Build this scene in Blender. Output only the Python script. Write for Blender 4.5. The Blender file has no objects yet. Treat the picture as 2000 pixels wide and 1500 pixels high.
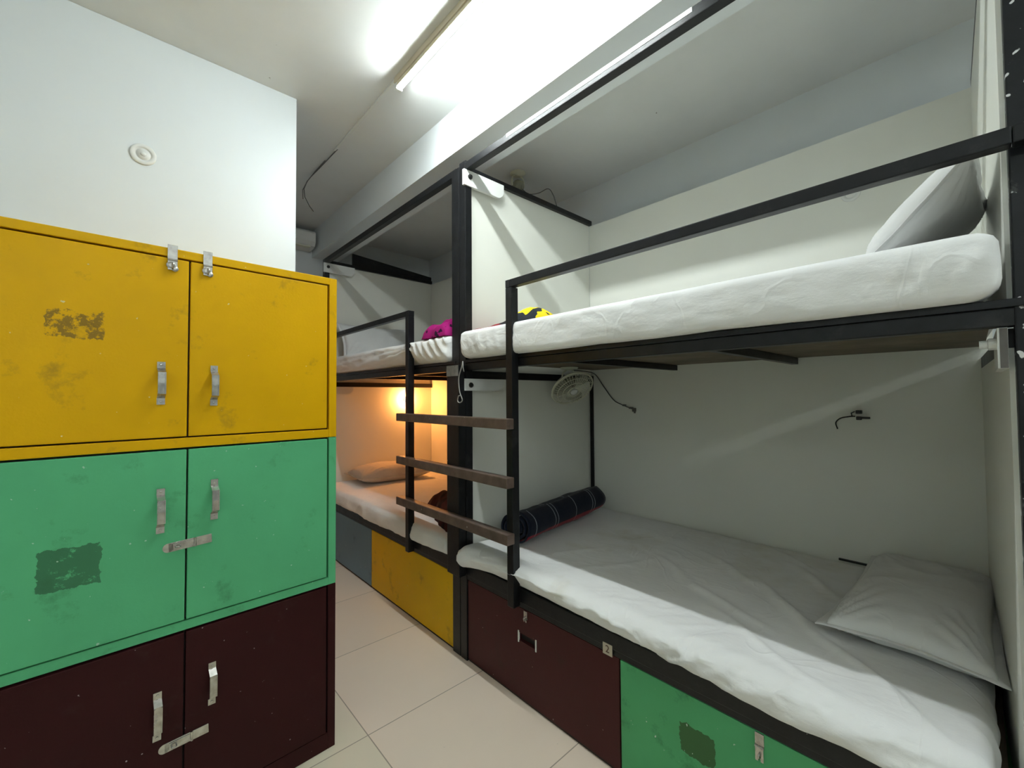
import bpy, bmesh, math, random
from mathutils import Vector, Matrix, noise
random.seed(7)
S = bpy.context.scene
COL = S.collection

# ------------------------------------------------------------------ camera
CH = 1.4061
YAW, PITCH, ROLL, FPX = 0.7442, 0.0279, -0.0070, 830.72
cam_d = bpy.data.cameras.new('camera')
cam = bpy.data.objects.new('camera', cam_d)
COL.objects.link(cam)
fw = Vector((math.sin(YAW)*math.cos(PITCH), math.cos(YAW)*math.cos(PITCH), math.sin(PITCH)))
rt0 = Vector((math.cos(YAW), -math.sin(YAW), 0))
up0 = rt0.cross(fw)
rt = rt0*math.cos(ROLL) + up0*math.sin(ROLL)
up = -rt0*math.sin(ROLL) + up0*math.cos(ROLL)
mw = Matrix((rt, up, -fw)).transposed().to_4x4()
mw.translation = Vector((0, 0, CH))
cam.matrix_world = mw
cam_d.sensor_width = 36.0
cam_d.lens = FPX/2000.0*36.0
cam_d.clip_start = 0.02
cam_d.clip_end = 60
S.camera = cam

# ------------------------------------------------------------------ world, exposure
w = bpy.data.worlds.new('world'); S.world = w
w.use_nodes = True
w.node_tree.nodes['Background'].inputs[0].default_value = (0.5, 0.55, 0.6, 1)
w.node_tree.nodes['Background'].inputs[1].default_value = 0.02
S.view_settings.view_transform = 'Standard'
S.view_settings.look = 'None'
S.view_settings.gamma = 1.0
S.view_settings.use_curve_mapping = False
S.view_settings.exposure = 1.03
TUBE_E = 122.0
TUBE_C = (0.92, 1.0, 1.0)
FILL_REAR_E = 30.0  # rear, side and wall strengths belong to added out-of-view fill tubes
FILL_SIDE_E = 9.0
FILL_WALL_E = 40.0
LAMP_E = 430.0

# ------------------------------------------------------------------ main measures (metres)
F = 1.373      # front plane of the bunks
FS = 1.323     # front plane of guard rails and ladder
B = 2.528      # back panel face
CEIL = 3.07
TOP0, TOP1 = 2.650, 2.690

# ------------------------------------------------------------------ materials
def new_mat(name):
    m = bpy.data.materials.new(name); m.use_nodes = True
    nt = m.node_tree
    return m, nt, nt.nodes['Principled BSDF']

def mk(nt, t, **kw):
    n = nt.nodes.new(t)
    for k, v in kw.items(): setattr(n, k, v)
    return n

def mathn(nt, op, a, b=None, c=None):
    n = nt.nodes.new('ShaderNodeMath'); n.operation = op
    for i, v in enumerate((a, b, c)):
        if v is None: continue
        if isinstance(v, (int, float)): n.inputs[i].default_value = v
        else: nt.links.new(v, n.inputs[i])
    return n.outputs[0]

def mixc(nt, fac, a, b):
    n = nt.nodes.new('ShaderNodeMix'); n.data_type = 'RGBA'
    for sock, v in ((n.inputs[0], fac), (n.inputs[6], a), (n.inputs[7], b)):
        if isinstance(v, tuple): sock.default_value = v if len(v) == 4 else (*v, 1)
        elif isinstance(v, (int, float)): sock.default_value = v
        else: nt.links.new(v, sock)
    return n.outputs[2]

def tex(nt, scale, detail=4, rough=0.55, vec=None, coord='Object', stretch=None):
    if vec is None:
        vec = nt.nodes.new('ShaderNodeTexCoord').outputs[coord]
    if stretch:
        mp = nt.nodes.new('ShaderNodeMapping'); mp.inputs['Scale'].default_value = stretch
        nt.links.new(vec, mp.inputs[0]); vec = mp.outputs[0]
    n = nt.nodes.new('ShaderNodeTexNoise')
    n.inputs['Scale'].default_value = scale; n.inputs['Detail'].default_value = detail
    n.inputs['Roughness'].default_value = rough
    nt.links.new(vec, n.inputs['Vector'])
    return n.outputs[0]

def ramp(nt, fac, lo, hi):
    n = nt.nodes.new('ShaderNodeMapRange'); n.clamp = True
    n.inputs[1].default_value = lo; n.inputs[2].default_value = hi
    nt.links.new(fac, n.inputs[0])
    return n.outputs[0]

def bump(nt, b, h, strength, dist):
    n = nt.nodes.new('ShaderNodeBump'); n.inputs['Strength'].default_value = strength
    n.inputs['Distance'].default_value = dist
    nt.links.new(h, n.inputs['Height']); nt.links.new(n.outputs[0], b.inputs['Normal'])

def paint(name, col, rough=0.45, metal=0.0, vary=0.15, vscale=3.0, dirt=None, dirt_amt=0.0,
          specks=None, speck_scale=55, speck_th=0.74, bump_s=0.0, bump_scale=60, patches=(), spec=0.5, coat=0.0):
    m, nt, b = new_mat(name)
    dark = tuple(c*(1-vary) for c in col); lite = tuple(min(1, c*(1+vary)) for c in col)
    c = mixc(nt, ramp(nt, tex(nt, vscale), .3, .7), dark, lite)
    if dirt:
        d = mathn(nt, 'MULTIPLY', ramp(nt, tex(nt, 7, 8, .7), .58, .75), dirt_amt)
        c = mixc(nt, d, c, dirt)
    if patches:
        tc = nt.nodes.new('ShaderNodeTexCoord')
        sp = nt.nodes.new('ShaderNodeSeparateXYZ'); nt.links.new(tc.outputs['Object'], sp.inputs[0])
        for (ax1, c1, w1, ax2, c2, w2, pc, hole) in patches:
            n1 = tex(nt, 45, 3); n2 = tex(nt, 38, 3, .6, None, 'Object', (1.3, 1.1, .8))
            a = mathn(nt, 'ADD', sp.outputs[ax1], mathn(nt, 'MULTIPLY', mathn(nt, 'SUBTRACT', n1, .5), .03))
            e = mathn(nt, 'ADD', sp.outputs[ax2], mathn(nt, 'MULTIPLY', mathn(nt, 'SUBTRACT', n2, .5), .03))
            k = mathn(nt, 'MULTIPLY', mathn(nt, 'COMPARE', a, c1, w1), mathn(nt, 'COMPARE', e, c2, w2))
            t = ramp(nt, tex(nt, 30, 6, .75), hole, hole+.06)
            k = mathn(nt, 'MULTIPLY', mathn(nt, 'MULTIPLY', k, t), .85)
            c = mixc(nt, k, c, pc)
    if specks:
        s = ramp(nt, tex(nt, speck_scale, 2, .4), speck_th, speck_th+.02)
        c = mixc(nt, s, c, specks)
    nt.links.new(c, b.inputs['Base Color'])
    r = nt.nodes.new('ShaderNodeMapRange'); r.inputs[3].default_value = max(.02, rough-.08); r.inputs[4].default_value = rough+.1
    nt.links.new(tex(nt, 9), r.inputs[0]); nt.links.new(r.outputs[0], b.inputs['Roughness'])
    b.inputs['Metallic'].default_value = metal
    b.inputs['Specular IOR Level'].default_value = spec
    b.inputs['Coat Weight'].default_value = coat
    if bump_s: bump(nt, b, tex(nt, bump_scale, 5), bump_s, .004)
    return m

M = {}
M['wall'] = paint('wall_paint', (.77, .815, .83), .36, vary=.015, bump_s=.12, bump_scale=14)
M['ceiling'] = paint('ceiling_paint', (.77, .785, .77), .42, vary=.03, bump_s=.3, bump_scale=9, specks=(.25, .24, .22), speck_scale=28, speck_th=.80)
M['laminate'] = paint('white_laminate', (.84, .845, .775), .36, vary=.02, vscale=2)
M['board'] = paint('white_board', (.78, .79, .76), .35, vary=.02)
M['steel'] = paint('black_enamel', (.006, .0065, .008), .38, vary=.4, vscale=20, spec=.35, dirt=(.07, .068, .068), dirt_amt=.35, specks=(.5, .5, .5), speck_scale=48, speck_th=.80, bump_s=.15, bump_scale=90)
M['steel_flecked'] = paint('black_enamel_flecked', (.006, .007, .009), .4, vary=.4, vscale=20, spec=.35, dirt=(.3, .3, .3), dirt_amt=.7, specks=(.7, .7, .7), speck_scale=44, speck_th=.655)
M['rung'] = paint('worn_brown_wood', (.105, .070, .054), .5, vary=.35, vscale=18, dirt=(.22, .19, .17), dirt_amt=.35, specks=(.4, .37, .33), speck_scale=60, speck_th=.76)
M['plywood'] = paint('plywood_underside', (.16, .125, .085), .7, vary=.3, vscale=6)
YEL, GRN, MAR = (.76, .415, .001), (.11, .47, .22), (.035, .006, .007)
def locker_paint(name, col, dirt, speck, patches=(), sth=.755, d=.75):
    return paint(name, col, .42, vary=.09, vscale=2.2, dirt=dirt, dirt_amt=d, specks=speck, speck_scale=62, speck_th=sth, bump_s=.1, bump_scale=120, patches=patches, spec=.14)
W = .985
M['yellow'] = locker_paint('yellow_paint', YEL, (.30, .19, .02), (.8, .68, .35),
    [(0, -.756, .060, 2, .380, .040, (.20, .12, .02), .47)])
M['green'] = locker_paint('green_paint', GRN, (.05, .16, .07), (.45, .65, .5),
    [(0, -.758, .062, 2, .278, .058, (.045, .15, .075), .36)])
M['maroon'] = locker_paint('maroon_paint', MAR, (.05, .02, .02), (.45, .38, .38), sth=.765)
M['yellow_low'] = locker_paint('yellow_storage_paint', (.72, .43, .003), (.25, .15, .01), (.6, .5, .2))
M['green_low'] = locker_paint('green_storage_paint', (.09, .38, .16), (.03, .12, .05), (.6, .7, .6),
    [(1, .632, .056, 2, .280, .048, (.05, .10, .035), .30)])
M['maroon_low'] = locker_paint('maroon_storage_paint', (.062, .015, .015), (.04, .02, .015), (.4, .33, .3), sth=.785)
M['blue_low'] = locker_paint('blue_storage_paint', (.15, .24, .31), (.06, .09, .12), (.4, .45, .5))
M['dark_gap'] = paint('dark_recess', (.02, .012, .01), .7)
M['chrome'] = paint('worn_chrome', (.50, .48, .45), .25, metal=.9, vary=.25, vscale=40, dirt=(.22, .17, .13), dirt_amt=.7)
M['plastic'] = paint('ivory_plastic', (.74, .74, .60), .4, vary=.05)
M['plastic_white'] = paint('white_plastic', (.76, .77, .74), .35, vary=.02)
M['plastic_dark'] = paint('dark_ivory_plastic', (.30, .30, .23), .45, vary=.1)  # darker ivory for the motor and blades inside the fan cage
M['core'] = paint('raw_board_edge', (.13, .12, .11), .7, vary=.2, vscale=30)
M['batten'] = paint('beige_batten', (.60, .54, .40), .45, vary=.03)
M['black_plastic'] = paint('black_plastic', (.01, .01, .01), .4)
M['wire'] = paint('grey_wire', (.12, .12, .115), .5)
M['wire_pale'] = paint('pale_wire', (.35, .34, .32), .5)
M['tape'] = paint('grey_tape', (.16, .16, .15), .6, vary=.4, vscale=30)
M['card'] = paint('card', (.52, .46, .36), .6, vary=.05)
M['ink'] = paint('ink', (.10, .05, .03), .6)

def emit_mat(name, col, e):
    m, nt, b = new_mat(name)
    b.inputs['Base Color'].default_value = (*col, 1)
    b.inputs['Emission Color'].default_value = (*col, 1)
    b.inputs['Emission Strength'].default_value = e
    return m
M['tube'] = emit_mat('tube_glow', TUBE_C, TUBE_E)
M['fill_rear'] = emit_mat('fill_glow_rear', TUBE_C, FILL_REAR_E)  # glow of the added fill tubes, this and the next two
M['fill_side'] = emit_mat('fill_glow_side', TUBE_C, FILL_SIDE_E)
M['fill_wall'] = emit_mat('fill_glow_wall', TUBE_C, FILL_WALL_E)
M['bulb'] = emit_mat('bulb_glow', (1.0, .37, .09), LAMP_E)

def floor_mat():
    m, nt, b = new_mat('floor_tiles')
    tc = nt.nodes.new('ShaderNodeTexCoord')
    sp = nt.nodes.new('ShaderNodeSeparateXYZ'); nt.links.new(tc.outputs['Object'], sp.inputs[0])
    T = .622
    gx = mathn(nt, 'DIVIDE', mathn(nt, 'SUBTRACT', sp.outputs[0], .777-10*T), T)
    gy = mathn(nt, 'DIVIDE', mathn(nt, 'SUBTRACT', sp.outputs[1], 1.742-10*T), T)
    fx, fy = mathn(nt, 'FRACT', gx), mathn(nt, 'FRACT', gy)
    ix, iy = mathn(nt, 'FLOOR', gx), mathn(nt, 'FLOOR', gy)
    cb = nt.nodes.new('ShaderNodeCombineXYZ'); nt.links.new(ix, cb.inputs[0]); nt.links.new(iy, cb.inputs[1])
    wn = nt.nodes.new('ShaderNodeTexWhiteNoise'); nt.links.new(cb.outputs[0], wn.inputs[0])
    c = mixc(nt, wn.outputs[0], (.77, .645, .525), (.83, .695, .565))
    left = mathn(nt, 'LESS_THAN', gx, 10.0)
    c = mixc(nt, mathn(nt, 'MULTIPLY', left, .8), c, (.68, .66, .47))
    c = mixc(nt, ramp(nt, tex(nt, 1.6, 6), .35, .75), c, (.79, .66, .54))
    c = mixc(nt, ramp(nt, tex(nt, 26, 3, .5), .76, .79), c, (.30, .25, .2))
    e = .0035
    jx = mathn(nt, 'LESS_THAN', mathn(nt, 'ABSOLUTE', mathn(nt, 'SUBTRACT', mathn(nt, 'FRACT', mathn(nt, 'ADD', fx, .5)), .5)), e)
    jy = mathn(nt, 'LESS_THAN', mathn(nt, 'ABSOLUTE', mathn(nt, 'SUBTRACT', mathn(nt, 'FRACT', mathn(nt, 'ADD', fy, .5)), .5)), e)
    j = mathn(nt, 'MAXIMUM', jx, jy)
    c = mixc(nt, mathn(nt, 'MULTIPLY', j, .8), c, (.25, .20, .15))
    nt.links.new(c, b.inputs['Base Color'])
    b.inputs['Roughness'].default_value = .38
    return m
M['floor'] = floor_mat()

def sheet_mat(name, col, stain=None, bs=.35):
    m, nt, b = new_mat(name)
    c = mixc(nt, ramp(nt, tex(nt, 2.2, 5), .35, .7), tuple(x*.95 for x in col), col)
    if stain: c = mixc(nt, mathn(nt, 'MULTIPLY', ramp(nt, tex(nt, 2.6, 4), .56, .70), .5), c, stain)
    nt.links.new(c, b.inputs['Base Color'])
    b.inputs['Roughness'].default_value = .85
    b.inputs['Sheen Weight'].default_value = .15
    b.inputs['Specular IOR Level'].default_value = .2
    t1 = tex(nt, 7, 5, .6, None, 'Object', (1.0, .5, 1.0)); t2 = tex(nt, 420, 2)
    cn = nt.nodes.new('ShaderNodeTexNoise'); cn.inputs['Scale'].default_value = 3.2; cn.inputs['Detail'].default_value = 2.5
    cn.inputs['Roughness'].default_value = .45; cn.inputs['Distortion'].default_value = 1.4
    nt.links.new(nt.nodes.new('ShaderNodeTexCoord').outputs['Object'], cn.inputs['Vector'])
    cr = ramp(nt, mathn(nt, 'ABSOLUTE', mathn(nt, 'SUBTRACT', cn.outputs[0], .5)), 0.0, .035)
    h = mathn(nt, 'ADD', t1, mathn(nt, 'ADD', mathn(nt, 'MULTIPLY', t2, .04), mathn(nt, 'MULTIPLY', cr, -.16)))
    bump(nt, b, h, bs*.55, .03)
    return m
M['sheet'] = sheet_mat('white_cotton', (.87, .87, .86))
M['sheet_stained'] = sheet_mat('white_cotton_stained', (.87, .87, .86), (.66, .63, .52), .45)
M['pillowcase'] = sheet_mat('pillow_cotton', (.84, .84, .83), None, .3)
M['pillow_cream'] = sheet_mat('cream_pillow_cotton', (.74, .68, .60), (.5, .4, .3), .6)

def spiral(n=110, turns=3.2):
    out = []; s = 0; prev = None
    for i in range(n+1):
        a = 2*math.pi*turns*i/n; r = .014+.062*(i/n)**.9
        x, z = r*1.22*math.cos(a), r*.95*math.sin(a)
        if prev: s += math.hypot(x-prev[0], z-prev[1])
        prev = (x, z); out.append((s, a))
    return out
_sp = spiral()
_u0 = min(_sp, key=lambda q: abs(q[1]-2*math.pi*(3-62/360)))[0]; _u1 = min(_sp, key=lambda q: abs(q[1]-2*math.pi*(3-22/360)))[0]
RED_U, RED_W = (_u0+_u1)/2, (_u1-_u0)/2
def plaid_mat():
    m, nt, b = new_mat('navy_plaid_wool')
    uv = nt.nodes.new('ShaderNodeTexCoord').outputs['UV']
    sp = nt.nodes.new('ShaderNodeSeparateXYZ'); nt.links.new(uv, sp.inputs[0])
    U, V = sp.outputs[0], sp.outputs[1]          # metres around / metres along
    def stripes(s, per, off, wd):
        f = mathn(nt, 'FRACT', mathn(nt, 'ADD', mathn(nt, 'DIVIDE', s, per), off))
        return mathn(nt, 'LESS_THAN', f, wd)
    g = mathn(nt, 'MAXIMUM', stripes(V, .42, .40, .016), mathn(nt, 'MAXIMUM', stripes(V, .42, .33, .016), stripes(V, .42, .85, .016)))
    g = mathn(nt, 'MAXIMUM', g, stripes(U, .30, .15, .02))
    c = mixc(nt, mathn(nt, 'MULTIPLY', g, .75), (.008, .011, .022), (.30, .32, .36))
    red = mathn(nt, 'COMPARE', U, RED_U, RED_W)
    c = mixc(nt, mathn(nt, 'MULTIPLY', red, .9), c, (.26, .012, .022))
    c = mixc(nt, mathn(nt, 'MULTIPLY', mathn(nt, 'MULTIPLY', red, g), .6), c, (.4, .25, .25))
    nt.links.new(c, b.inputs['Base Color']); b.inputs['Roughness'].default_value = .95
    b.inputs['Sheen Weight'].default_value = .1; b.inputs['Specular IOR Level'].default_value = .1
    bump(nt, b, tex(nt, 160, 3), .4, .004)
    return m
M['plaid'] = plaid_mat()
def cloth_mat(name, a, bcol, scale, lo, hi, rough=.95):
    m, nt, b = new_mat(name)
    c = mixc(nt, ramp(nt, tex(nt, scale, 2, .4), lo, hi), a, bcol)
    nt.links.new(c, b.inputs['Base Color']); b.inputs['Roughness'].default_value = rough
    b.inputs['Specular IOR Level'].default_value = .15
    bump(nt, b, tex(nt, 150, 3), .4, .003)
    return m
M['magenta'] = cloth_mat('magenta_fleece', (.32, .012, .14), (.03, .008, .03), 24, .60, .63)
M['dark_red'] = cloth_mat('dark_red_fleece', (.055, .012, .010), (.02, .006, .006), 12, .5, .6)
def multi_mat():
    m, nt, b = new_mat('yellow_black_red_fleece')
    sp = nt.nodes.new('ShaderNodeSeparateXYZ'); nt.links.new(nt.nodes.new('ShaderNodeTexCoord').outputs['Object'], sp.inputs[0])
    n = mathn(nt, 'MULTIPLY', mathn(nt, 'SUBTRACT', tex(nt, 14, 2), .5), .16)
    t = mathn(nt, 'ADD', sp.outputs[0], n)        # along the folded blanket
    blk = mathn(nt, 'GREATER_THAN', tex(nt, 13, 2, .4), .53)
    c = mixc(nt, blk, (.80, .62, .01), (.012, .016, .022))
    mid = mathn(nt, 'LESS_THAN', t, -.03)
    c = mixc(nt, mid, c, (.015, .012, .014))
    redm = mathn(nt, 'LESS_THAN', t, -.065)
    c = mixc(nt, redm, c, (.26, .022, .03))
    nt.links.new(c, b.inputs['Base Color']); b.inputs['Roughness'].default_value = .95
    bump(nt, b, tex(nt, 150, 3), .4, .003)
    return m
M['multi'] = multi_mat()

# ------------------------------------------------------------------ mesh helpers
class MB:
    def __init__(self): self.v = []; self.f = []; self.uv = {}
    def add(self, vs, fs):
        o = len(self.v); self.v += [tuple(p) for p in vs]; self.f += [tuple(i+o for i in f) for f in fs]
        return self
    def box(self, x0, x1, y0, y1, z0, z1, bev=0.0):
        if x1 < x0: x0, x1 = x1, x0
        if y1 < y0: y0, y1 = y1, y0
        if bev <= 0:
            vs = [(x, y, z) for x in (x0, x1) for y in (y0, y1) for z in (z0, z1)]
            return self.add(vs, [(0, 1, 3, 2), (4, 6, 7, 5), (0, 4, 5, 1), (2, 3, 7, 6), (0, 2, 6, 4), (1, 5, 7, 3)])
        bm = bmesh.new(); bmesh.ops.create_cube(bm, size=1)
        for q in bm.verts:
            q.co = Vector(((x0+x1)/2+q.co.x*(x1-x0), (y0+y1)/2+q.co.y*(y1-y0), (z0+z1)/2+q.co.z*(z1-z0)))
        bmesh.ops.bevel(bm, geom=list(bm.edges), offset=bev, segments=2, affect='EDGES', profile=.6)
        return self.bm(bm)
    def bm(self, bm):
        bm.verts.index_update()
        self.add([q.co[:] for q in bm.verts], [[q.index for q in f.verts] for f in bm.faces]); bm.free(); return self
    def tube(self, pts, r, n=8, caps=True):
        pts = [Vector(p) for p in pts]; rs = r if isinstance(r, (list, tuple)) else [r]*len(pts)
        vs = []; fs = []; pn = None
        for i, p in enumerate(pts):
            d = (pts[min(i+1, len(pts)-1)]-pts[max(i-1, 0)]).normalized()
            if pn is None:
                a = Vector((0, 0, 1)) if abs(d.z) < .9 else Vector((1, 0, 0)); pn = d.cross(a).normalized()
            pn = (pn-d*pn.dot(d)).normalized(); q = d.cross(pn)
            for k in range(n):
                t = 2*math.pi*k/n; vs.append(p+(pn*math.cos(t)+q*math.sin(t))*rs[i])
        for i in range(len(pts)-1):
            for k in range(n): fs.append((i*n+k, i*n+(k+1) % n, (i+1)*n+(k+1) % n, (i+1)*n+k))
        if caps: fs.append(tuple(range(n))[::-1]); fs.append(tuple((len(pts)-1)*n+k for k in range(n)))
        return self.add(vs, fs)
    def lathe(self, prof, c, axis=(0, 0, 1), n=32):
        ax = Vector(axis).normalized(); a = Vector((0, 0, 1)) if abs(ax.z) < .9 else Vector((1, 0, 0))
        u = ax.cross(a).normalized(); v = ax.cross(u); c = Vector(c); vs = []; fs = []
        for r, h in prof:
            for k in range(n):
                t = 2*math.pi*k/n; vs.append(c+ax*h+(u*math.cos(t)+v*math.sin(t))*r)
        for i in range(len(prof)-1):
            for k in range(n): fs.append((i*n+k, i*n+(k+1) % n, (i+1)*n+(k+1) % n, (i+1)*n+k))
        if prof[0][0] > 1e-4: fs.append(tuple(range(n))[::-1])
        if prof[-1][0] > 1e-4: fs.append(tuple((len(prof)-1)*n+k for k in range(n)))
        return self.add(vs, fs)
    def prism(self, poly, y0, y1):     # polygon in x,z extruded along y
        n = len(poly); vs = [(x, y0, z) for x, z in poly]+[(x, y1, z) for x, z in poly]
        fs = [tuple(range(n)), tuple(range(n, 2*n))[::-1]]+[(i, (i+1) % n+0, (i+1) % n+n, i+n) for i in range(n)]
        return self.add(vs, fs)
    def build(self, name, m, parent=None, smooth=False):
        me = bpy.data.meshes.new(name)
        bm = bmesh.new(); vv = [bm.verts.new(p) for p in self.v]
        for f in self.f:
            if len(set(f)) < 3: continue
            try: bm.faces.new([vv[i] for i in f])
            except ValueError: pass
        bmesh.ops.recalc_face_normals(bm, faces=list(bm.faces))
        bm.to_mesh(me); bm.free()
        if smooth:
            for p in me.polygons: p.use_smooth = True
        o = bpy.data.objects.new(name, me); COL.objects.link(o)
        o.data.materials.append(M[m] if isinstance(m, str) else m)
        if parent: o.parent = parent
        return o

def tag(o, label=None, cat=None, group=None, kind=None):
    if label: o['label'] = label
    if cat: o['category'] = cat
    if group: o['group'] = group
    if kind: o['kind'] = kind
    return o
def thing(name, label, cat, loc=(0, 0, 0), rz=0, group=None):
    o = bpy.data.objects.new(name, None); COL.objects.link(o); o.empty_display_size = .1
    o.location = loc; o.rotation_euler = (0, 0, rz)
    return tag(o, label, cat, group)
def box(name, m, x0, x1, y0, y1, z0, z1, parent=None, bev=0.0):
    return MB().box(x0, x1, y0, y1, z0, z1, bev).build(name, m, parent)
def copy_tree(o, parent=None):
    c = o.copy(); COL.objects.link(c); c.parent = parent
    for ch in list(o.children): copy_tree(ch, c)
    return c

# ------------------------------------------------------------------ room
def struct(o): return tag(o, kind='structure')
struct(box('floor', 'floor', -1.85, 2.95, -2.45, 4.70, -.1, 0))
struct(box('ceiling', 'ceiling', -1.85, 2.95, -2.45, 4.70, CEIL, CEIL+.1))
struct(box('wall_right', 'wall', 2.765, 2.95, -2.45, 4.70, 0, CEIL))
struct(box('wall_far', 'wall', .702, 2.765, 4.486, 4.70, 0, CEIL))
struct(box('wall_left', 'wall', -1.70, .702, 2.518, 4.70, 0, CEIL, bev=.004))
struct(box('wall_outer', 'wall', -1.85, -1.70, -2.30, 4.70, 0, CEIL))
struct(box('wall_near', 'wall', -1.85, 2.765, -2.45, -2.30, 0, CEIL))
struct(box('trim_1', 'wall', 1.399, 1.646, -2.30, 4.486, 2.81, CEIL))

# ------------------------------------------------------------------ soft bodies
def lerp_tab(tab, t):
    if t <= tab[0][0]: return tab[0][1]
    for (a, va), (b, vb) in zip(tab, tab[1:]):
        if t <= b:
            k = (t-a)/(b-a); k = k*k*(3-2*k); return va+(vb-va)*k
    return tab[-1][1]
def ridged(p, s, seed=0):
    return 1-abs(noise.noise(Vector((p[0]*s[0], p[1]*s[1], p[2]*s[2]))+Vector((seed*7.3, seed*3.1, seed))))*2
def soft_box(x0, x1, y0, y1, z0, z1, r, step, disp):
    def div(a, b): return max(2, int(round((b-a)/step)))
    nx, ny, nz = div(x0, x1), div(y0, y1), max(6, div(z0, z1))
    idx = {}; vs = []; fs = []
    def vid(i, j, k):
        if (i, j, k) not in idx: idx[(i, j, k)] = len(vs); vs.append((i, j, k))
        return idx[(i, j, k)]
    for i in range(nx):
        for j in range(ny):
            for k in (0, nz): fs.append((vid(i, j, k), vid(i+1, j, k), vid(i+1, j+1, k), vid(i, j+1, k)))
    for i in range(nx):
        for k in range(nz):
            for j in (0, ny): fs.append((vid(i, j, k), vid(i+1, j, k), vid(i+1, j, k+1), vid(i, j, k+1)))
    for j in range(ny):
        for k in range(nz):
            for i in (0, nx): fs.append((vid(i, j, k), vid(i, j+1, k), vid(i, j+1, k+1), vid(i, j, k+1)))
    out = []
    for (i, j, k) in vs:
        p = Vector((x0+(x1-x0)*i/nx, y0+(y1-y0)*j/ny, z0+(z1-z0)*k/nz))
        c = Vector((min(max(p.x, x0+r), x1-r), min(max(p.y, y0+r), y1-r), min(max(p.z, z0+r), z1-r)))
        d = p-c
        n = d.normalized() if d.length > 1e-6 else Vector((0, 0, 1))
        if d.length > 1e-6: p = c+n*min(d.length, r) if d.length > r else p
        out.append(disp(p, n))
    mb = MB(); mb.add(out, fs); return mb

def pillow(name, m, Lx, Ly, T, loc, rot, seed, label=None, cat=None, group=None, sag=.0, flange=.02, wr=.010):
    nx, ny = 64, 44; vs = []; fs = []
    for s in (1, -1):
        for i in range(nx+1):
            for j in range(ny+1):
                u, v = -1+2*i/nx, -1+2*j/ny
                fu, fv = max(0, 1-abs(u)**2.6), max(0, 1-abs(v)**2.6)
                k = (fu*fv)**.42
                x = u*Lx/2*(1-.07*(1-v*v)*abs(u)**3); y = v*Ly/2*(1-.09*(1-u*u)*abs(v)**3)
                th = T/2*k*(1 if s > 0 else .62)
                p = (x, y, 0)
                rad = math.atan2(v-(1 if v > 0 else -1)*1.05, u-(1 if u > 0 else -1)*1.05)
                th += wr*k*(ridged(p, (6, 6, 1), seed)-.5) + wr*.6*math.sin(rad*26+seed)*max(0, abs(u*v)-.12)*k*2
                z = s*th + .010*noise.noise(Vector((x*5, y*5, seed)))*(1-k) + sag*(u*u)
                vs.append((x, y, z))
    N = (nx+1)*(ny+1)
    for s in (0, 1):
        for i in range(nx):
            for j in range(ny):
                a = s*N+i*(ny+1)+j; fs.append((a, a+1, a+ny+2, a+ny+1))
    # flange: a thin hem around the outline
    mb = MB(); mb.add(vs, fs)
    bm = bmesh.new(); vv = [bm.verts.new(p) for p in mb.v]
    for f in mb.f: bm.faces.new([vv[i] for i in f])
    bmesh.ops.remove_doubles(bm, verts=list(bm.verts), dist=.0006)
    mb2 = MB(); mb2.bm(bm)
    ring = []
    for i in range(nx+1): ring.append((-1+2*i/nx, -1))
    for j in range(1, ny+1): ring.append((1, -1+2*j/ny))
    for i in range(1, nx+1): ring.append((1-2*i/nx, 1))
    for j in range(1, ny): ring.append((-1, 1-2*j/ny))
    a = []
    for u, v in ring:
        x = u*Lx/2*(1-.07*(1-v*v)*abs(u)**3); y = v*Ly/2*(1-.09*(1-u*u)*abs(v)**3)
        zz = .010*noise.noise(Vector((x*5, y*5, seed)))+sag*(u*u)
        a.append((x, y, zz, x*(1+flange/Lx*2), y*(1+flange/Ly*2), zz+.006*noise.noise(Vector((x*14, y*14, seed+2)))))
    n = len(a); vv = []
    for q in a: vv += [(q[0]*.98, q[1]*.98, q[2]+.002), (q[3], q[4], q[5]+.0015), (q[3], q[4], q[5]-.0015), (q[0]*.98, q[1]*.98, q[2]-.002)]
    ff = []
    for i in range(n):
        j = (i+1) % n
        for k in range(3): ff.append((i*4+k, j*4+k, j*4+k+1, i*4+k+1))
    o = mb2.build(name, m, smooth=True)
    fl = MB().add(vv, ff).build('pillowcase_hem', m, o, smooth=True)
    o.location = loc; o.rotation_euler = rot
    return tag(o, label, cat, group)

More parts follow.
